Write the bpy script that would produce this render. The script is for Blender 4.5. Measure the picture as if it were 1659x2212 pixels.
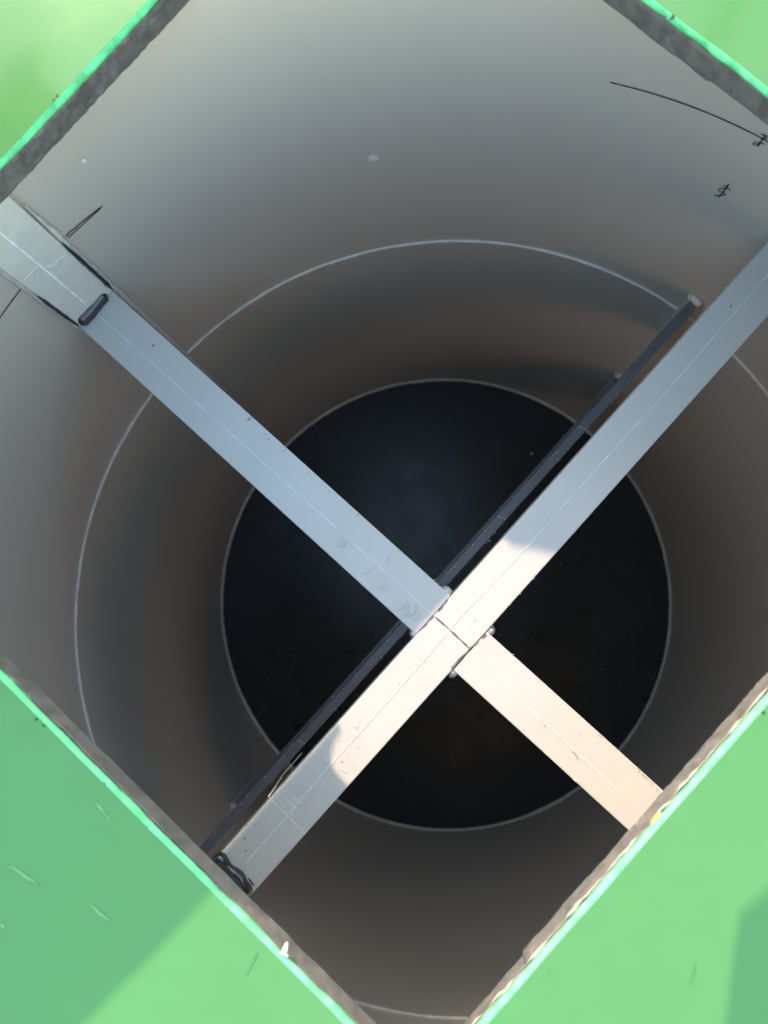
import bpy, bmesh, math, random
from mathutils import Vector, Matrix, noise
for o in list(bpy.data.objects): bpy.data.objects.remove(o)
sc = bpy.context.scene
C = sc.collection
rnd = random.Random(7)

# ------------------------------------------------------------ camera, light
CAM = Vector((-0.02535, 0.04013, 1.70836)); TX, TY = 0.09021, 0.06154; F = 1640.0 / 1659.0
cam_d = bpy.data.cameras.new('camera'); cam = bpy.data.objects.new('camera', cam_d); C.objects.link(cam)
cam_d.sensor_fit = 'HORIZONTAL'; cam_d.sensor_width = 36; cam_d.lens = 36 * F
cam_d.clip_start = 0.02; cam_d.clip_end = 2000
CM = Matrix.Rotation(TX, 3, 'X') @ Matrix.Rotation(TY, 3, 'Y')
cam.matrix_world = Matrix.Translation(CAM) @ CM.to_4x4()
cam_d.dof.use_dof = True; cam_d.dof.focus_distance = 0.75; cam_d.dof.aperture_fstop = 10.0
sc.camera = cam

E1 = Vector((0.6665, 0.7455, 0)); N1 = Vector((-0.7455, 0.6665, 0))     # hole axes: u along the main beam, v towards the upper left arm
SU, SV, SZ = 0.535, 1.0, 0.637
SUN = (E1 * SU + N1 * SV + Vector((0, 0, SZ))).normalized()             # towards the sun
elev = math.asin(SUN.z); azi = math.atan2(SUN.x, SUN.y)
w = bpy.data.worlds.new('World'); sc.world = w; w.use_nodes = True
nt = w.node_tree; bg = nt.nodes['Background']
sky = nt.nodes.new('ShaderNodeTexSky'); sky.sky_type = 'NISHITA'; sky.sun_disc = False
sky.sun_elevation = elev; sky.sun_rotation = azi; sky.air_density = 2.0; sky.dust_density = 1.2; sky.ozone_density = 0.8
nt.links.new(sky.outputs[0], bg.inputs[0]); bg.inputs[1].default_value = 0.15
sd = bpy.data.lights.new('sun', 'SUN'); sd.energy = 2.0; sd.angle = math.radians(0.5); sd.color = (1.0, 0.73, 0.50)
so = bpy.data.objects.new('sun', sd); C.objects.link(so); so.location = SUN * 5
so.rotation_euler = SUN.to_track_quat('Z', 'Y').to_euler()
sc.view_settings.view_transform = 'Standard'; sc.view_settings.look = 'None'
sc.view_settings.gamma = 1; sc.view_settings.exposure = 2.45
sc.render.engine = 'CYCLES'
try:
    sc.cycles.max_bounces = 12; sc.cycles.diffuse_bounces = 8; sc.cycles.glossy_bounces = 6
    sc.cycles.sample_clamp_indirect = 4
except Exception: pass

# ------------------------------------------------------------ helpers
R = 0.5; ZB = 0.965; ZP0 = 1.210; ZP1 = 1.2315; ZP2 = 1.236
def ray(px, py):            # photograph measured on a 1659 x 2212 grid
    return CM @ Vector(((px - 829.5) / 1640.0, -(py - 1106.0) / 1640.0, -1.0))
def on_plane(px, py, z):
    d = ray(px, py); t = (z - CAM.z) / d.z; return CAM + d * t
def on_wall(px, py, r=R):
    d = ray(px, py); a = d.x**2 + d.y**2; b = CAM.x*d.x + CAM.y*d.y; c = CAM.x**2 + CAM.y**2 - r*r
    return CAM + d * ((-b + math.sqrt(b*b - a*c)) / a)
def zoomed(ox, oy, s): return lambda x, y: ((ox + x*s)*0.86406, (oy + y*s)*0.86406)
zA = zoomed(0, 450, .3014); zB = zoomed(900, 1250, .3315); zC = zoomed(450, 1700, .3014); zD = zoomed(1420, 0, .3014); zE = zoomed(1100, 1600, .4943)
def uv(u, v, z): p = E1*u + N1*v; return Vector((p.x, p.y, z))
def tag(o, label=None, cat=None, group=None, kind=None):
    for k, val in (('label', label), ('category', cat), ('group', group), ('kind', kind)):
        if val: o[k] = val
    return o
def empty(name, loc, label, cat, group=None):
    o = bpy.data.objects.new(name, None); C.objects.link(o); o.location = loc; o.empty_display_size = .05
    return tag(o, label, cat, group)
def link(name, bm, mat, parent=None, smooth=False):
    me = bpy.data.meshes.new(name)
    bmesh.ops.recalc_face_normals(bm, faces=bm.faces)
    bm.to_mesh(me); bm.free(); me.materials.append(mat)
    if smooth:
        for p in me.polygons: p.use_smooth = True
    o = bpy.data.objects.new(name, me); C.objects.link(o)
    if parent is not None:
        o.parent = parent; o.matrix_parent_inverse = Matrix.Translation(-parent.location)
    return o
def obox(bm, c, ax, ay, az, hx, hy, hz, bevel=0.0, seg=2):
    vs = []
    for s in ((-1,-1,-1),(1,-1,-1),(1,1,-1),(-1,1,-1),(-1,-1,1),(1,-1,1),(1,1,1),(-1,1,1)):
        vs.append(bm.verts.new(c + ax*hx*s[0] + ay*hy*s[1] + az*hz*s[2]))
    fs = [bm.faces.new([vs[i] for i in f]) for f in ((0,3,2,1),(4,5,6,7),(0,1,5,4),(1,2,6,5),(2,3,7,6),(3,0,4,7))]
    if bevel:
        es = list({e for f in fs for e in f.edges})
        bmesh.ops.bevel(bm, geom=es, offset=bevel, segments=seg, profile=0.6, affect='EDGES')
def tube(bm, pts, rad, n=8, lump=0.0, freq=60, flat=1.0, seed=0.0, cap=True):
    rings = []; N = len(pts)
    for i, p in enumerate(pts):
        a = pts[max(0, i-1)]; b = pts[min(N-1, i+1)]; t = (b-a).normalized()
        up = Vector((0,0,1)) if abs(t.z) < .9 else Vector((1,0,0))
        s = t.cross(up).normalized(); q = s.cross(t).normalized()
        r0 = rad[i] if isinstance(rad, (list, tuple)) else rad
        ring = []
        for k in range(n):
            th = 2*math.pi*k/n; dv = s*math.cos(th) + q*math.sin(th)*flat
            r = r0 * (1 + lump*noise.noise((p + dv*r0)*freq + Vector((seed, 0, 0))))
            ring.append(bm.verts.new(p + dv*r))
        rings.append(ring)
    for i in range(N-1):
        for k in range(n):
            bm.faces.new((rings[i][k], rings[i][(k+1) % n], rings[i+1][(k+1) % n], rings[i+1][k]))
    if cap:
        bm.faces.new(rings[0][::-1]); bm.faces.new(rings[-1])
def capsule_r(n, r, e=2):   # rounded tube ends
    out = []
    for i in range(n):
        t = min(i, n-1-i) / max(1, e); out.append(r * (math.sqrt(max(0.03, 1-(1-min(1, t))**2))))
    return out
def resample(pts, n):
    L = [0]
    for a, b in zip(pts, pts[1:]): L.append(L[-1] + (b-a).length)
    out = []
    for i in range(n):
        s = L[-1]*i/(n-1); j = 0
        while j < len(pts)-2 and L[j+1] < s: j += 1
        d = L[j+1]-L[j]; out.append(pts[j].lerp(pts[j+1], (s-L[j])/d if d else 0))
    return out
def ribbon(bm, pts, wd, nrm, lift=0.0003, wob=0.25, seed=0, taper=0.0):
    """flat stroke lying on a surface; nrm(p) gives that surface's normal"""
    prev = None; N = len(pts)
    for i, p in enumerate(pts):
        a = pts[max(0, i-1)]; b = pts[min(N-1, i+1)]; t = (b-a).normalized(); n = nrm(p)
        s = t.cross(n).normalized()
        k = 1 + wob*noise.noise(p*170 + Vector((seed, 3, 1)))
        if taper: k *= max(.08, min(1, min(i, N-1-i)/(taper*N)))
        cur = (bm.verts.new(p + n*lift + s*wd*.5*k), bm.verts.new(p + n*lift - s*wd*.5*k))
        if prev: bm.faces.new((prev[0], prev[1], cur[1], cur[0]))
        prev = cur
UP = lambda p: Vector((0, 0, 1))
INW = lambda p: Vector((-p.x, -p.y, 0)).normalized()

# ------------------------------------------------------------ materials
def mat(name, col, rough=.5, spec=.5, var=.06, vscale=8, bump=0.0, bscale=300, rvar=.05, sss=0.0, stretch=None, metal=0.0, fine=0.0, fscale=500, col2=None, c2s=6, c2lo=.55, c2hi=.75):
    m = bpy.data.materials.new(name); m.use_nodes = True; t = m.node_tree; b = t.nodes['Principled BSDF']
    tc = t.nodes.new('ShaderNodeTexCoord'); src = tc.outputs['Object']
    if stretch:
        mp = t.nodes.new('ShaderNodeMapping'); mp.inputs['Scale'].default_value = stretch[0]; mp.inputs['Rotation'].default_value = (0, 0, stretch[1])
        t.links.new(tc.outputs['Object'], mp.inputs[0]); fsrc = mp.outputs[0]
    else: fsrc = src
    def ns(sc_, det, s): 
        n = t.nodes.new('ShaderNodeTexNoise'); n.inputs['Scale'].default_value = sc_; n.inputs['Detail'].default_value = det; t.links.new(s, n.inputs['Vector']); return n
    n1 = ns(vscale, 5, src)
    mr = t.nodes.new('ShaderNodeMapRange'); mr.inputs[3].default_value = 1-var; mr.inputs[4].default_value = 1+var; mr.inputs[1].default_value = .3; mr.inputs[2].default_value = .7
    t.links.new(n1.outputs[0], mr.inputs[0])
    val = mr.outputs[0]
    if fine:
        n3 = ns(fscale, 3, fsrc); m3 = t.nodes.new('ShaderNodeMapRange'); m3.inputs[1].default_value = .3; m3.inputs[2].default_value = .7
        m3.inputs[3].default_value = 1-fine; m3.inputs[4].default_value = 1+fine; t.links.new(n3.outputs[0], m3.inputs[0])
        mu = t.nodes.new('ShaderNodeMath'); mu.operation = 'MULTIPLY'; t.links.new(val, mu.inputs[0]); t.links.new(m3.outputs[0], mu.inputs[1]); val = mu.outputs[0]
    base = None
    if col2:
        n4 = ns(c2s, 6, src); cr = t.nodes.new('ShaderNodeMapRange'); cr.inputs[1].default_value = c2lo; cr.inputs[2].default_value = c2hi
        t.links.new(n4.outputs[0], cr.inputs[0]); mx = t.nodes.new('ShaderNodeMix'); mx.data_type = 'RGBA'
        mx.inputs[6].default_value = (*col, 1); mx.inputs[7].default_value = (*col2, 1); t.links.new(cr.outputs[0], mx.inputs[0]); base = mx.outputs[2]
    sc2 = t.nodes.new('ShaderNodeVectorMath'); sc2.operation = 'SCALE'
    if base: t.links.new(base, sc2.inputs[0])
    else: sc2.inputs[0].default_value = col
    t.links.new(val, sc2.inputs['Scale']); t.links.new(sc2.outputs[0], b.inputs['Base Color'])
    n2 = ns(vscale*3, 4, src); r2 = t.nodes.new('ShaderNodeMapRange'); r2.inputs[3].default_value = rough-rvar; r2.inputs[4].default_value = rough+rvar
    r2.inputs[1].default_value = .3; r2.inputs[2].default_value = .7
    t.links.new(n2.outputs[0], r2.inputs[0]); t.links.new(r2.outputs[0], b.inputs['Roughness'])
    b.inputs['Specular IOR Level'].default_value = spec; b.inputs['Metallic'].default_value = metal
    if bump:
        n5 = ns(bscale, 4, fsrc); bp = t.nodes.new('ShaderNodeBump'); bp.inputs['Strength'].default_value = 1; bp.inputs['Distance'].default_value = bump
        t.links.new(n5.outputs[0], bp.inputs['Height']); t.links.new(bp.outputs[0], b.inputs['Normal'])
    if sss:
        b.inputs['Subsurface Weight'].default_value = sss; b.inputs['Subsurface Radius'].default_value = (.3, 1, .5); b.inputs['Subsurface Scale'].default_value = .004
    return m
ROT = math.atan2(E1.y, E1.x)
M_wall = mat('grey_tank_plastic', (.485, .435, .385), .29, .9, .02, 2.5, .00003, 14, .012, stretch=((1, 1, .08), 0), fine=.012, fscale=18)
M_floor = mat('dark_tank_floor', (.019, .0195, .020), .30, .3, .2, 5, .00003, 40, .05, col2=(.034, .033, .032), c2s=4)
M_bead = mat('grey_weld_plastic', (.55, .52, .48), .35, .5, .12, 60, .0002, 400)
M_bar = mat('pale_grey_sheet', (.39, .385, .375), .42, .45, .035, 14, .00004, 160, .05, fine=.02, fscale=140, stretch=((1, 6, 1), -ROT))
M_bar2 = mat('pale_grey_sheet_crosswise', (.39, .385, .375), .42, .45, .035, 14, .00004, 160, .05, fine=.02, fscale=140, stretch=((6, 1, 1), -ROT))
M_post = mat('pale_post_sheet', (.56, .55, .50), .42, .45, .05, 20, .0002, 60, .05, fine=.04, fscale=90)
M_brace = mat('dark_grey_brace', (.105, .11, .13), .35, .5, .08, 20)
M_nub = mat('clear_grey_weld', (.42, .42, .41), .2, .6, .15, 120, .0004, 260)
M_blackw = mat('black_extrusion_weld', (.022, .022, .025), .16, .7, .2, 60, .0003, 90, .05)
M_ink = mat('black_marker_ink', (.018, .018, .018), .6, .3)
M_score = mat('whitened_scratch', (.55, .545, .53), .5, .4, .15, 90)
M_scuff = mat('faint_scuff', (.43, .428, .42), .55, .3, .05, 60)
M_pscore = mat('white_post_scratch', (.80, .79, .74), .5, .4, .1, 90)
M_pscuff = mat('pale_post_scuff', (.66, .65, .60), .5, .4, .1, 90)
M_dark = mat('dirt_line', (.10, .085, .075), .7, .3, .3, 200)
M_green = mat('green_sheet_skin', (.060, .172, .060), .23, .25, .05, 5, .00008, 30, .05, fine=.01, fscale=60)
M_rim = mat('fresh_cut_green', (.095, .46, .20), .5, .2, .3, 110, .0003, 220, .05)
M_core = mat('black_sheet_core', (.082, .083, .087), .42, .5, .2, 110, .0007, 160, .08, stretch=((1, 1, .5), 0), fine=.2, fscale=90)
M_smear = mat('smeared_offcut_edge', (.26, .22, .21), .5, .4, .3, 160)
M_orange = mat('orange_smear', (.75, .30, .07), .5, .4, .2, 200)
M_white = mat('white_shaving', (.78, .80, .82), .5, .4)
M_chalk = mat('faint_grey_smudge', (.085, .088, .088), .7, .2, .2, 60)

# ------------------------------------------------------------ tank
tank = empty('plastic_tank', (0, 0, 0), 'deep round grey plastic tank with weld rings, seen from above through the square opening', 'tank')
def shell(name, z0, z1, r, nz, m):
    bm = bmesh.new(); n = 256; rows = []
    for j in range(nz+1):
        z = z0 + (z1-z0)*j/nz; rows.append([])
        for i in range(n):
            a = 2*math.pi*i/n; rr = r + .0006*noise.noise(Vector((math.cos(a)*2, math.sin(a)*2, z*2))) + .00035*noise.noise(Vector((math.cos(a)*7, math.sin(a)*7, z*.6)))
            rows[-1].append(bm.verts.new((rr*math.cos(a), rr*math.sin(a), z)))
    for j in range(nz):
        for i in range(n): bm.faces.new((rows[j][i], rows[j+1][i], rows[j+1][(i+1) % n], rows[j][(i+1) % n]))
    # outer skin and rim so that the wall has a thickness
    out = [[bm.verts.new(((r+.010)*math.cos(2*math.pi*i/n), (r+.010)*math.sin(2*math.pi*i/n), z)) for i in range(n)] for z in (z0, z1)]
    for i in range(n):
        k = (i+1) % n
        bm.faces.new((out[0][i], out[0][k], out[1][k], out[1][i])); bm.faces.new((rows[-1][i], out[1][i], out[1][k], rows[-1][k])); bm.faces.new((rows[0][i], rows[0][k], out[0][k], out[0][i]))
    o = link(name, bm, m, tank, True); n3 = len(o.data.polygons)
    for i, p in enumerate(o.data.polygons):
        if i >= nz*n: p.use_smooth = False
    o.data.set_sharp_from_angle(angle=math.radians(40))
    return o
shell('lower_wall', 0, .711, R, 14, M_wall); shell('upper_wall', .7125, ZP0-.001, R, 10, M_wall)
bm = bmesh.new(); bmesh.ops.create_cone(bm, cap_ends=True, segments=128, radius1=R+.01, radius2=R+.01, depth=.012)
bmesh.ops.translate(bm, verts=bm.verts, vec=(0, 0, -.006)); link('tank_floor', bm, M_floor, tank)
def ring(name, z, r, rad, lump):
    bm = bmesh.new(); n = 420; k = 8; rows = []
    for i in range(n):
        a = 2*math.pi*i/n; rows.append([])
        dz = .0008*noise.noise(Vector((math.cos(a)*5, math.sin(a)*5, z)))
        for j in range(k):
            th = 2*math.pi*j/k; q = rad*(1+lump*noise.noise(Vector((math.cos(a)*30, math.sin(a)*30, j*.4))))
            rr = r + q*math.cos(th); rows[-1].append(bm.verts.new((rr*math.cos(a), rr*math.sin(a), z + dz + q*math.sin(th))))
    for i in range(n):
        for j in range(k): bm.faces.new((rows[i][j], rows[i][(j+1) % k], rows[(i+1) % n][(j+1) % k], rows[(i+1) % n][j]))
    return link(name, bm, M_bead, tank, True)
ring('weld_seam', .712, R-.0006, .0026, .3); ring('weld_seam', .0015, R-.0015, .0042, .25)

def strokes(name, lists, width, parent, surf='wall', z=None, m=None, label=None, n=None, lift=.0004, taper=0, wob=.25):
    bm = bmesh.new()
    for k, L in enumerate(lists):
        if surf == 'wall': P = [on_wall(x, y, R-.0008) for x, y in L]; nr = INW
        else: P = [on_plane(x, y, z) for x, y in L]; nr = UP
        tot = sum((b-a).length for a, b in zip(P, P[1:]))
        ribbon(bm, resample(P, n or max(4, int(tot/.004))), width, nr, lift + k*.00002, wob, k, taper)
    o = link(name, bm, m or M_ink, parent)
    if label: o['label'] = label
    return o
# black marker lines and signs on the wall
a0, a1 = math.radians(74.5), math.radians(54); bm = bmesh.new()
ribbon(bm, [Vector(((R-.0008)*math.cos(a0+(a1-a0)*i/40), (R-.0008)*math.sin(a0+(a1-a0)*i/40), 1.0615)) for i in range(41)], .0012, INW, .0004)
link('marker_line', bm, M_ink, tank)['label'] = 'long thin curved black pen line high on the wall'
strokes('marker_line', [[zA(852, 213), zA(740, 300), zA(650, 370), zA(638, 378), zA(625, 402), zA(606, 398), zA(595, 425), zA(574, 428), zA(566, 448), zA(550, 466)], [zA(835, 232), zA(700, 355), zA(565, 478)]], .0012, tank, label='double black pen stroke with a squiggle beside the wall post')
strokes('marker_line', [[zA(188, 882), zA(90, 1012), zA(-40, 1195)]], .0012, tank, label='straight black pen line left of the wall post')
strokes('dollar_mark', [[zD(1335, 1523), zD(1298, 1580), zD(1250, 1635)], [zD(1285, 1537), zD(1322, 1545), zD(1342, 1558), zD(1300, 1561), zD(1242, 1562), zD(1248, 1580), zD(1290, 1598), zD(1313, 1612), zD(1290, 1619), zD(1212, 1620)], [zD(1338, 1562), zD(1345, 1578)]], .0012, tank, label='small handwritten dollar-like sign alone on the wall')
strokes('dollar_mark', [[zD(1640, 1118), zD(1610, 1160), zD(1577, 1212)], [zD(1603, 1110), zD(1640, 1114), zD(1662, 1142), zD(1625, 1155), zD(1600, 1152)], [zD(1560, 1173), zD(1530, 1194), zD(1566, 1213), zD(1592, 1196), zD(1556, 1180), zD(1600, 1176), zD(1630, 1196)]], .0012, tank, label='handwritten dollar-like sign at the end of the long pen line')
M_fleck = mat('pale_wall_fleck', (.66, .62, .56), .5, .4, .1, 60)
def flecks(name, L, surf, parent, m, z=None, kind=None):
    bm = bmesh.new()
    for x, y, r in L:
        p = on_wall(x, y, R-.0008) if surf == 'wall' else on_plane(x, y, z)
        n = INW(p) if surf == 'wall' else Vector((0, 0, 1)); s = n.cross(Vector((.3, .7, .2))).normalized(); q = n.cross(s)
        dep = (p-CAM).length; rr = r*dep/1640.0
        k = 14 if r > 3 else 6
        bm.faces.new([bm.verts.new(p + n*.0004 + (s*math.cos(2*math.pi*i/k) + q*math.sin(2*math.pi*i/k)*rnd.uniform(.7, 1))*rr*rnd.uniform(.85, 1.1)) for i in range(k)])
    o = link(name, bm, m, parent)
    if kind: o['kind'] = kind
    return o
flecks('pale_spot', [(805, 340, 13)], 'wall', tank, M_fleck)
flecks('pale_spot', [(180, 347, 6)], 'wall', tank, M_fleck)
flecks('dust_specks', [(12, 712, 3), (30, 1190, 1.5), (183, 1268, 1.8), (382, 320, 1.2), (615, 795, 1.5), (690, 470, 1.2), (268, 1107, 1.2), (930, 698, 1.5), (1230, 595, 1.2), (110, 1490, 1.2)], 'wall', tank, M_bead, kind='stuff')
flecks('dust_specks', [(1148, 980, 3), (940, 1015, 1.6), (635, 1417, 1.4), (1302, 1447, 1.4), (770, 1500, 1.2), (1210, 1220, 1.2), (868, 1560, 1.2)] + [(rnd.uniform(520, 1420), rnd.uniform(880, 1740), rnd.uniform(.5, 1.0)) for _ in range(70)], 'floor', tank, M_bead, z=0, kind='stuff')
strokes('smudge', [[(1335, 1478), (1352, 1500), (1362, 1462), (1380, 1495)], [(1395, 1440), (1408, 1470), (1420, 1442)], [(1230, 1500), (1262, 1482), (1290, 1502)], [(1245, 1520), (1275, 1505)], [(1380, 1400), (1365, 1420), (1372, 1452)], [(1440, 1385), (1425, 1400)]], .0022, tank, 'floor', 0, M_chalk, wob=.8, taper=.3)['kind'] = 'stuff'

# ------------------------------------------------------------ cross members
MV = -.0025; MW = .0238            # main beam: centre in v, half width
def bar(parent, name, u0, u1, v0, v1, z0, z1, m, bevel=.0009):
    bm = bmesh.new(); obox(bm, uv((u0+u1)/2, (v0+v1)/2, (z0+z1)/2), E1, N1, Vector((0, 0, 1)), abs(u1-u0)/2, abs(v1-v0)/2, (z1-z0)/2, bevel)
    return link(name, bm, m, parent)
def specks(parent, L, z=ZB): return flecks('dirt_specks', L, 'plane', parent, M_dark, z=z, kind='stuff')
main = empty('main_beam', uv(0, MV, ZB-.05), 'long pale grey square beam from lower left to upper right, passing unbroken through the cross, partly sunlit', 'beam')
bar(main, 'beam_body', -.4985, .4985, MV-MW, MV+MW, ZB-.050, ZB, M_bar)
strokes('score_line', [[(1661, 590), (1440, 845), (1280, 1022), (1148, 1171), (988, 1340), (921, 1420), (772, 1588), (714, 1650), (604, 1782), (532, 1862)]], .0009, main, 'plane', ZB, M_score, 'fine white scored line along the middle', n=220, wob=.7)
strokes('joint_mark', [[zB(565, 880), zB(640, 945), zB(745, 1042), zB(822, 1115)]], .0011, main, 'plane', ZB, M_dark, 'thin dark cut line across the beam at the crossing', n=60, wob=1.3)
strokes('score_line', [[zC(735, 965), zC(748, 985), zC(850, 1085), zC(1030, 1272), zC(1040, 1278)]], .0011, main, 'plane', ZB, M_score, 'pale scribed line across the beam near its lower end', wob=.6)
strokes('scuff_marks', [[zC(868, 945), zC(905, 1010), zC(950, 1060), zC(1020, 1108)], [zC(820, 990), zC(860, 1060), zC(930, 1110), zC(990, 1158)], [zC(918, 930), zC(950, 985), zC(1005, 1040)],
    [zC(845, 1030), zC(890, 1100), zC(960, 1140)], [zC(1130, 700), zC(1155, 755), zC(1220, 800)], [zC(1190, 600), zC(1212, 650), zC(1235, 690)], [zC(1140, 800), zC(1180, 840), zC(1215, 900)],
    [zC(1470, 300), zC(1500, 350)], [zC(1420, 380), zC(1450, 440), zC(1500, 480)], [zC(1320, 710), zC(1385, 775)], [zC(1440, 330), zC(1475, 400)], [zB(440, 1165), zB(500, 1220)]], .0030, main, 'plane', ZB, M_scuff, taper=.35, wob=1, n=24)['kind'] = 'stuff'
strokes('marker_line', [[zC(567, 1645), zC(612, 1702)]], .0016, main, 'plane', ZB, M_ink, 'short black tick at the lower left end', n=5)
strokes('score_line', [[zC(330, 1460), zC(440, 1570), zC(540, 1640), zC(600, 1690)]], .0008, main, 'plane', ZB, M_score, n=40, wob=.7)
specks(main, [(*zC(537, 1312), 2.2), (*zC(547, 1414), 1.8), (*zC(625, 1203), 1.4), (*zC(560, 1197), 1.2), (*zC(972, 1040), 1.4), (*zC(1345, 679), 1.8), (*zC(1482, 565), 1.3), (*zC(940, 880), 1), (*zC(1023, 1193), 1.2),
    (*zB(868, 912), 1.4), (*zB(830, 976), 1), (*zB(296, 1389), 1.4), (1579, 661, 1.8), (1577, 664, 1.5), (1555, 700, 1.2), (1530, 722, 1.2), (1600, 672, 1)] + [(*zC(rnd.uniform(1250, 1450), rnd.uniform(500, 800)), .9) for _ in range(8)])
# black weld where the beam meets the hanger at its lower left end
bm = bmesh.new(); P = resample([on_plane(*zC(x, y), ZB+.0025) for x, y in ((272, 1462), (330, 1490), (420, 1585), (500, 1665), (560, 1735), (590, 1768))], 26)
tube(bm, P, [r*(.92+.12*math.sin(i*.5)) for i, r in enumerate(capsule_r(26, .0066, 4))], 12, .25, 100, seed=4)
link('weld_bead', bm, M_blackw, main, True)['label'] = 'glossy black plastic weld across the lower left end'
bar(main, 'hanger_post', -.356, -.332, MV-MW, MV+MW, ZB+.0005, ZP0-.0005, M_bar)

nwarm = empty('cross_beam', uv(-.0095, .25, ZB-.05), 'pale grey square beam in shade running from the upper left wall post to the main beam', 'beam', 'short beams of the cross')
VE = MV+MW
bar(nwarm, 'beam_body', -.0352, .0152, VE+.0004, .489, ZB-.050, ZB-.0006, M_bar2)
strokes('score_line', [[zA(770, 1075), zB(545, 862)]], .0009, nwarm, 'plane', ZB-.0006, M_score, 'fine white scored line along the middle', n=180, wob=.7)
sc_l = []
for (cx, cy, n, L) in ((100, 500, 4, 60), (150, 560, 5, 70), (185, 600, 4, 60), (350, 745, 7, 70), (400, 790, 7, 80), (430, 820, 5, 70)):
    for i in range(n):
        x = cx + rnd.uniform(-30, 30); y = cy + rnd.uniform(-30, 30); sc_l.append([zB(x, y), zB(x-L*.3, y+L*.55), zB(x-L*.75, y+L*.8)])
sc_l += [[zB(225, 400), zB(195, 465)], [zB(230, 405), zB(205, 445)]] + [[(742, 1160), (733, 1172), (728, 1182)], [(752, 1163), (744, 1176), (738, 1184)]]
strokes('scuff_marks', sc_l, .0014, nwarm, 'plane', ZB-.0006, M_scuff, taper=.35, wob=1, n=12, lift=.0004)['kind'] = 'stuff'
specks(nwarm, [(331, 746, 2.4), (333, 748, 1.8), (*zA(898, 983), 1.2), (*zA(810, 1104), 1.3), (*zA(1013, 1243), 1.1), (*zA(1176, 1281), 1.1)] + [(538+rnd.uniform(-4, 4), 905+rnd.uniform(-4, 4), 1.3) for _ in range(7)], ZB-.0006)
def joint(parent, pts, z, wd=.0014, seed=0):
    return strokes('joint_gap', [[zB(*p) for p in pts]], wd, parent, 'plane', z, M_dark, n=90, wob=1.6)
joint(nwarm, [(445, 985), (500, 935), (520, 905), (560, 872), (610, 815), (668, 740)], ZB+.0001, .0010)
def nub(parent, x, y, r, zt=ZB, h=.05, seed=0):
    p = on_plane(*zB(x, y), zt); bm = bmesh.new(); n = 14
    tube(bm, [Vector((p.x + .0012*noise.noise(Vector((i*.7, seed, 0))), p.y + .0012*noise.noise(Vector((seed, i*.7, 0))), zt-.0015-h*i/(n-1))) for i in range(n)], [r*(.45 if i == 0 else .85 if i == 1 else 1) for i in range(n)], 10, .4, 160, seed=seed)
    return link('corner_weld', bm, M_nub, parent, True)
nub(nwarm, 652, 700, .0058, seed=1); nub(nwarm, 412, 1006, .0056, seed=2)
# black weld at the post
bm = bmesh.new(); P = resample([on_plane(*zA(x, y), ZB+.002)-N1*.004 for x, y in ((628, 1168), (680, 1110), (760, 1010), (815, 940), (852, 905))], 28)
tube(bm, P, capsule_r(28, .0086, 4), 16, .10, 110, seed=9)
link('weld_bead', bm, M_blackw, nwarm, True)['label'] = 'fat glossy black weld where the beam meets the post'

searm = empty('cross_beam', uv(-.0115, -.25, ZB-.05), 'pale sunlit square beam running from the main beam under the lower right edge of the green sheet', 'beam', 'short beams of the cross')
VE2 = MV-MW
bar(searm, 'beam_body', -.0362, .0128, -.4985, VE2-.0008, ZB-.050, ZB-.0004, M_bar2)
strokes('score_line', [[zE(165, 80), zE(920, 780)]], .0008, searm, 'plane', ZB-.0004, M_score, 'faint scored line along the middle', n=120, wob=1.0)
joint(searm, [(692, 1272), (740, 1215), (800, 1150), (830, 1118), (880, 1075), (952, 1010)], ZB+.0001, .0014)
nub(searm, 978, 985, .0058, seed=3); nub(searm, 703, 1300, .0055, seed=5)
strokes('pencil_tick', [[zE(670, 565), zE(690, 585), zE(698, 608)]], .0006, searm, 'plane', ZB-.0004, M_dark, n=8)
strokes('scuff_marks', [[zE(672, 706), zE(684, 702), zE(680, 716), zE(694, 708), zE(708, 720)]], .0007, searm, 'plane', ZB-.0004, M_score, n=16)['kind'] = 'stuff'
specks(searm, [(*zE(527, 434), 1.5), (*zE(703, 484), 1.3), (*zE(515, 555), 1.0), (*zE(425, 455), 1.1), (*zE(745, 480), .9), (*zE(600, 410), .9)], ZB-.0004)
def burrs(parent, pts, n, m, s=.0012, seed=0, z=ZB):
    r = random.Random(seed); bm = bmesh.new(); P = [on_plane(x, y, z) for x, y in pts]
    for i in range(n):
        t = r.random(); p = P[0].lerp(P[1], t); a = Vector((r.uniform(-1, 1), r.uniform(-1, 1), r.uniform(-.3, 1))).normalized()
        tube(bm, [p, p + a*s*r.uniform(.6, 1.4), p + a*s*1.8 + Vector((r.uniform(-1, 1), r.uniform(-1, 1), 0))*s*.6], [s*.25, s*.3, s*.08], 5)
    o = link('edge_burrs', bm, m, parent); o['kind'] = 'stuff'; return o
burrs(searm, ((1085, 1395), (1424, 1704)), 9, M_bar, .0011, 3); burrs(searm, ((1375, 1660), (1424, 1706)), 8, M_bar, .0014, 8)
burrs(nwarm, ((470, 850), (960, 1276)), 14, M_bar, .0014, 4); burrs(main, ((1262, 1130), (1058, 1352)), 5, M_bar, .0010, 6)

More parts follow.
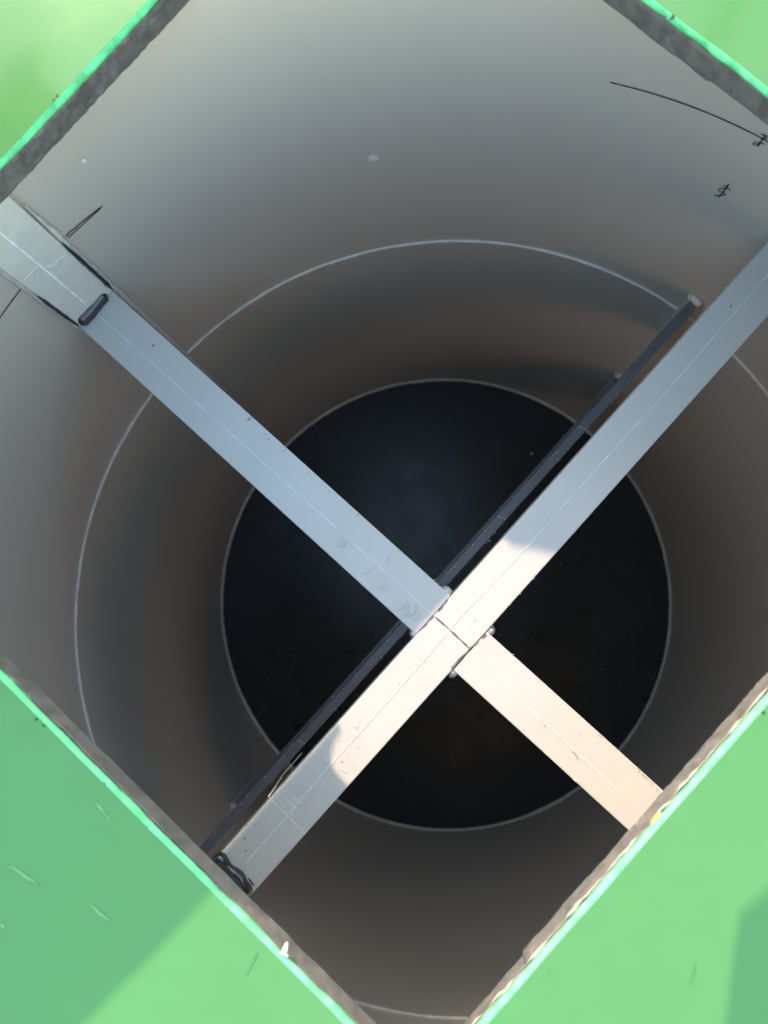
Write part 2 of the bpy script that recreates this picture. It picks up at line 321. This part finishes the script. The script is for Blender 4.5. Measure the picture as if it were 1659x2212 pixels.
# wall post above and below the upper left beam
post = empty('wall_post', uv(-.0105, .49, 0), 'pale flat post standing against the upper left wall, black bead down both edges', 'post')
def post_part(name, z0, z1, ua, ub):
    bm = bmesh.new(); pts = []
    for z in (z0, z1):
        for u, v in ((ua, .4895), (ub, .4895), (ub, math.sqrt(.2500-ub*ub)+.001), (ua, math.sqrt(.2500-ua*ua)+.001)): pts.append(bm.verts.new(uv(u, v, z)))
    for f in ((0,1,2,3),(4,7,6,5),(0,4,5,1),(1,5,6,2),(2,6,7,3),(3,7,4,0)): bm.faces.new([pts[i] for i in f])
    bmesh.ops.bevel(bm, geom=[e for e in bm.edges if abs((e.verts[0].co-e.verts[1].co).z) > .02], offset=.0009, segments=2, affect='EDGES')
    return link(name, bm, M_post, post)
post_part('post_face', ZB-.055, ZP0-.001, -.0345, .0155)
post_part('lower_post', 0.001, ZB-.0555, -.034, .0152)
def vline(u, z0, z1, r, m, seed, nm, lump=.5, v=.4895, n=40, rtop=None):
    bm = bmesh.new(); tube(bm, [uv(u, v, z0+(z1-z0)*i/(n-1)) for i in range(n)], [r*min(1, .25+i/5, .15+(n-1-i)/8)*(1 if rtop is None else 1-(1-rtop)*i/n) for i in range(n)], 8, lump, 90, seed=seed)
    return link(nm, bm, m, post, True)
vline(.0165, ZB, 1.075, .0021, M_blackw, 1, 'black_edge_line'); vline(-.0350, ZB, 1.050, .0018, M_blackw, 2, 'black_edge_line')  # black bead along each front edge of the post
vline(.0185, .02, 1.13, .0032, M_bead, 3, 'weld_bead', .6, .4965, 160)
vline(-.0365, .02, 1.13, .0026, M_bead, 5, 'weld_bead', .6, .4965, 160)
bm = bmesh.new()
def pface(x, y):                       # onto the post's front face v = .4895
    d = ray(*zA(x, y)); t = (.4895 - CAM.dot(N1)) / d.dot(N1); return CAM + d*t
for k, L in enumerate((((-40, 400), (0, 437), (160, 567), (320, 700), (500, 850), (700, 1018)), ((195, 832), (255, 768), (318, 702)), ((385, 712), (430, 690), (470, 668), (545, 622)), ((390, 722), (440, 704), (480, 672)))):
    ribbon(bm, resample([pface(*p) for p in L], 60), (.0016, .0011, .0010, .0007)[k], lambda p: -N1, .0004, .8, k)
link('score_line', bm, M_pscore, post)['label'] = 'white scored lines crossing on the post'
bm = bmesh.new()
for i in range(46):
    x, y = rnd.uniform(120, 420), rnd.uniform(250, 620)
    if y > x*.9+60 and y < x*.83+440:
        ribbon(bm, [pface(x, y), pface(x-8, y+14), pface(x-20, y+rnd.uniform(18, 34))], .0007, lambda p: -N1, .0004, .5, i)
o = link('scuff_marks', bm, M_pscuff, post); o['kind'] = 'stuff'

# braces under the main beam
def brace(label, z0, z1, v, th, seed):
    b = empty('lower_brace', uv(0, v, z0), label, 'brace', 'flat braces stacked under the main beam')
    L = math.sqrt(.25-v*v)-.0005
    bar(b, 'brace_bar', -L, L, v-th/2, v+th/2, z0, z1, M_brace, .0008)
    for s in (-1, 1):
        bm = bmesh.new(); n = 36
        tube(bm, [uv(s*(L-.002), v+th/2+.001, z0+(z1-z0)*i/(n-1)) for i in range(n)], [.0035*(1.5 if i > n-4 else 1) for i in range(n)], 8, .5, 90, seed=seed+s)
        tube(bm, [uv(s*(L-.003), v+th/2+.003-i*(th+.006)/9, z1+.001) for i in range(10)], capsule_r(10, .0055, 3), 8, .4, 90, seed=seed+s+7)
        link('weld_bead', bm, M_bead, b, True)
    return b
b1 = brace('upper flat brace under the main beam, top edge showing as a bluish strip', .632, .764, .0325, .0115, 11)
b2 = brace('lowest flat brace, barely showing as a thin line beside the bluish strip', .205, .398, .0375, .008, 21)
bm = bmesh.new(); r = random.Random(5)
for i in range(60):
    u = r.uniform(-.42, .42); v = .0325 + r.choice((-.0058, .0058, .004))+r.uniform(-.001, .001)
    p = uv(u, v, .7650); a = Vector((r.uniform(-1, 1), r.uniform(-1, 1), .2)); tube(bm, [p, p+a*.0014, p+a*.0022], [.0004, .0006, .0002], 5)
o = link('edge_burrs', bm, M_bead, b1); o['kind'] = 'stuff'
bm = bmesh.new()
for u in (-.24, .01, .13, .28):
    ribbon(bm, [uv(u+.002, .0272, .7643), uv(u, .0320, .7643), uv(u-.002, .0380, .7643)], .0006, UP, .0003)
link('score_line', bm, M_score, b1)['kind'] = 'stuff'
strand = bmesh.new(); P = [zC(735, 965), zC(790, 890), zC(850, 790), zC(930, 700), zC(1010, 605)]; Z = [ZB, ZB-.01, ZB-.05, ZB-.09, ZB-.13]
tube(strand, resample([on_plane(*p, z) for p, z in zip(P, Z)], 24), .0006, 6, .5, 200)
tag(link('plastic_shaving', strand, M_bead, None, True), 'hair thin shaving hanging off the left side of the main beam', 'shaving')

# ------------------------------------------------------------ green sheet with the square hole
cover = empty('cover_sheet', uv(.1, .16, ZP0), 'green topped black sheet lying over the tank with a rough cut square opening', 'plastic sheet')
U0, U1, V0, V1 = -.2130, .3885, -.1480, .4470
def side(a, b, n):
    return [(a[0]+(b[0]-a[0])*i/n, a[1]+(b[1]-a[1])*i/n) for i in range(n)]
corners = [(U0, V0), (U1, V0), (U1, V1), (U0, V1)]; path = []; nrmls = []
for i, a in enumerate(corners):
    b = corners[(i+1) % len(corners)]; L = math.dist(a, b); n = int(L/.0022)
    d = ((b[0]-a[0])/L, (b[1]-a[1])/L); nn = (d[1], -d[0])
    for k, p in enumerate(side(a, b, n)):
        path.append(p); nrmls.append((i, nn, k/n, L))
NP = len(path)
def prof(off, z, wob, freq, zw=0, seed=0, face=None):
    out = []
    for i, (p, (s, nn, t, L)) in enumerate(zip(path, nrmls)):
        # mitre outward direction near corners by blending neighbours
        na = nrmls[(i-1) % NP][1]; nm = (nn[0]+na[0], nn[1]+na[1]) if na != nn else nn
        k = off + wob*noise.noise(Vector((p[0]*freq, p[1]*freq, seed + z*40)))
        if face: k += face(s, t, z, p)
        q = uv(p[0]+nm[0]*k, p[1]+nm[1]*k, z + zw*noise.noise(Vector((p[0]*45, p[1]*45, seed+9))) + zw*.7*noise.noise(Vector((p[0]*160, p[1]*160, seed+5))))
        out.append(q)
    return out
def loft(bm, rows, close_outer=None):
    V = [[bm.verts.new(p) for p in r] for r in rows]
    for a, b in zip(V, V[1:]):
        for i in range(NP):
            k = (i+1) % NP; bm.faces.new((a[i], a[k], b[k], b[i]))
    return V
def outer(z, big=1.3):
    out = []
    for (p, (s, nn, t, L)) in zip(path, nrmls):
        cx, cy = (U0+U1)/2, (V0+V1)/2; dx, dy = p[0]-cx, p[1]-cy; k = big/max(abs(dx), abs(dy)); out.append(uv(cx+dx*k, cy+dy*k, z))
    return out
def jog(s, t, z, p):
    k = 0
    if s == 0 and p[0] < -.120: k += .0018            # saw step on the lower right side
    if s == 0: k += .0006*noise.noise(Vector((p[0]*300, z*300, 2)))
    if s == 1: k += .0004*noise.noise(Vector((p[1]*200, z*200, 2)))
    if s == 2: k += .0009*noise.noise(Vector((p[0]*220, p[1]*220, z*160)))   # milled, pitted face
    if s == 1 and p[1] < .13: k += .0012
    return k
bm = bmesh.new(); rows = [outer(ZP0)]
for i in range(9):
    z = ZP0 + (ZP1-ZP0)*i/8; rows.append(prof(.0002 if 0 < i < 8 else .0010, z + (.0006 if i == 0 else 0), .0007, 60, .0005 if i == 8 else 0, 1, jog))
rows.append(prof(.006, ZP1, 0, 1))
loft(bm, rows); link('black_core', bm, M_core, cover)
bm = bmesh.new(); loft(bm, [outer(ZP0-.0003, .6), prof(.0045, ZP0-.0003, 0, 1)]); link('lower_skin', bm, M_green, cover)
bm = bmesh.new(); rows = [prof(.0045, ZP1-.0004, .0, 1), prof(.0003, ZP1+.0002, .0009, 55, .0013, 3), prof(.0002, ZP1+.0019, .0009, 70, .0006, 3), prof(.0012, ZP2-.0008, .0012, 60, .0002, 3), prof(.0030, ZP2-.0001, .0006, 30, 0, 4)]
loft(bm, rows); link('cut_rim', bm, M_rim, cover, True)['label'] = 'bright mint green freshly cut edge'
bm = bmesh.new(); rows = [prof(.0027, ZP2-.0006, .0006, 30, 0, 4), prof(.0030, ZP2, .0006, 30, 0, 4), prof(.006, ZP2, 0, 1), outer(ZP2), outer(ZP1+.001)]
loft(bm, rows); link('green_skin', bm, M_green, cover)
# ragged burr between core and rim
bm = bmesh.new(); r = random.Random(3)
def rag(v, u0, u1, along_u, n, rad, m, off):
    P = []
    for i in range(n):
        t = u0+(u1-u0)*i/(n-1); o = off + .0010*noise.noise(Vector((t*120, 1, v))); q = uv(t, v+o, ZP1-.0012+.0010*noise.noise(Vector((t*70, 5, v)))) if along_u else uv(v+o, t, ZP1-.0012+.0010*noise.noise(Vector((t*70, 5, v))))
        P.append(q)
    tube(bm, P, [max(.0001, rad*(.55+1.3*noise.noise(Vector((i*.11, v*9, 0))))) for i in range(n)], 6, .5, 300)
rag(V0, -.21, .36, True, 420, .0011, None, .0004)
link('edge_burr', bm, M_smear, cover, True)['label'] = 'ragged pinkish burr along the lower right edge'
bm = bmesh.new(); rag(U0, .02, .44, False, 320, .0009, None, .0002); link('edge_burr', bm, M_core, cover, True)
# orange smear, pen dots, scratches
def stroke_top(name, lists, wd, m, z=ZP2, label=None, **k):
    return strokes(name, lists, wd, cover, 'plane', z, m, label, **k)
bm = bmesh.new(); P = resample([on_plane(x, y, ZP1-.001)+N1*.0006 for x, y in ((1429, 1756), (1421, 1768), (1409, 1785))], 14)
tube(bm, P, capsule_r(14, .0020, 5), 8, .4, 300); link('orange_smear', bm, M_orange, cover, True)
stroke_top('pen_tick', [[(1447, 46), (1455, 33)], [(1434, 36), (1438, 40)], [(1451, 42), (1457, 38)]], .0018, M_ink, n=5)
for d in ((116, 216, 3), (124, 207, 3)): flecks('pen_dot', [d], 'plane', cover, M_ink, z=ZP2)
for d in ((79, 1553, 3), (95, 1567, 3), (160, 1612, 1.6), (226, 1692, 2.6), (318, 1786, 2)): flecks('pen_dot', [d], 'plane', cover, M_ink, z=ZP2)
flecks('pen_dot', [(1649, 1539, 3)], 'plane', cover, M_ink, z=ZP2)
M_gsc = mat('pale_green_scratch', (.10, .235, .105), .5, .3, .1, 60)
M_gsd = mat('dark_green_scratch', (.05, .15, .06), .5, .3, .1, 60)
stroke_top('scratches', [[(10, 1872), (30, 1873), (45, 1885), (60, 1896), (75, 1905), (84, 1915)], [(195, 1950), (215, 1972), (240, 1990)], [(205, 1730), (230, 1760), (240, 1775)], [(0, 1995), (12, 2004)]], .0016, M_gsc, n=20, taper=.3, wob=1)['kind'] = 'stuff'
stroke_top('scratches', [[(1490, 2130), (1500, 2100), (1503, 2080)], [(1185, 2090), (1187, 2105)], [(560, 2050), (530, 2110)]], .0012, M_gsd, n=14, taper=.3, wob=1)['kind'] = 'stuff'
# white shaving caught on the lower left edge
bm = bmesh.new(); a = on_plane(613, 2062, ZP1+.002); b = on_plane(617, 2047, ZP1+.006); c = on_plane(620, 2036, ZP1+.004)
tube(bm, resample([a, b, c], 8), [.0010, .0016, .0016, .0015, .0013, .0012, .0010, .0006], 8, .5, 300)
tube(bm, resample([on_plane(606, 2058, ZP1+.003), a, on_plane(622, 2066, ZP1+.002)], 6), .0008, 6, .4, 300)
tag(link('plastic_shaving', bm, M_white, None, True), 'tiny white curl of plastic stuck on the lower left edge of the opening', 'shaving')

# ------------------------------------------------------------ added boards out of view, shaped only to shade beams and sheet
def board(name, poly, h, holes_label, m, legs):  # added shade caster: outline pushed back along the sun direction
    o = empty(name, uv(poly[0][0], poly[0][1], ZP2), holes_label, 'board')
    du, dv = SU/SZ*h, SV/SZ*h; bm = bmesh.new()
    lo = [bm.verts.new(uv(u+du, v+dv, ZP2+h)) for u, v in poly]; hi = [bm.verts.new(uv(u+du, v+dv, ZP2+h+.006)) for u, v in poly]
    n = len(poly); bm.faces.new(lo); bm.faces.new(hi[::-1])
    for i in range(n): bm.faces.new((lo[i], lo[(i+1) % n], hi[(i+1) % n], hi[i]))
    link('shade_panel', bm, m, o)
    for u, v in legs:
        bm = bmesh.new(); obox(bm, uv(u+du, v+dv, ZP2+h/2), E1, N1, Vector((0, 0, 1)), .008, .008, h/2-.0005, .001); link('leg', bm, m, o)
    return o
arc = [(.080-.037*math.sin(a), .4115+.036*math.cos(a)) for a in [math.pi*.5*i/10 for i in range(11)]]
S1 = [(-.30, .4475)] + arc + [(.041, .385), (.022, .375), (-.30, .375)]  # added to shade the lower left end of the main beam
board('low_shade_board', S1, .07, 'added narrow grey board, out of view past the upper left picture edge, shading the main beam', M_brace, [(-.28, .41), (-.20, .41)])
S2 = [(-.48, .40), (-.15, .39), (-.165, .15), (-.180, .027), (-.26, .029), (-.48, .040)]  # added to shade the lower left sheet and its cut face
board('raised_shade_board', S2, .25, 'added plain grey board, out of view past the left edge of the picture, shading the lower left sheet', M_brace, [(-.46, .37), (-.46, .07)])
S0 = [(.3216, .4475), (.3630, .3775), (.41, .3775), (.41, .4475)]  # added to give the sunlit patch its slanted upper end
board('corner_shade_board', S0, .16, 'added small grey board, out of view beyond the top picture edge, cutting off the sunlit patch on the main beam', M_brace, [(.40, .43)])
S3 = [(-.068, -.252), (-.045, -.237), (-.022, -.2225), (-.010, -.2155), (.004, -.2175), (.05, -.225), (.30, -.26), (.30, -.60), (.06, -.60)]  # added to cast the rounded shade on the lower right sheet
board('small_shade_board', S3, .30, 'added smaller grey board, out of view beyond the right edge of the picture, shading the lower right sheet', M_brace, [(.26, -.30), (.26, -.56)])
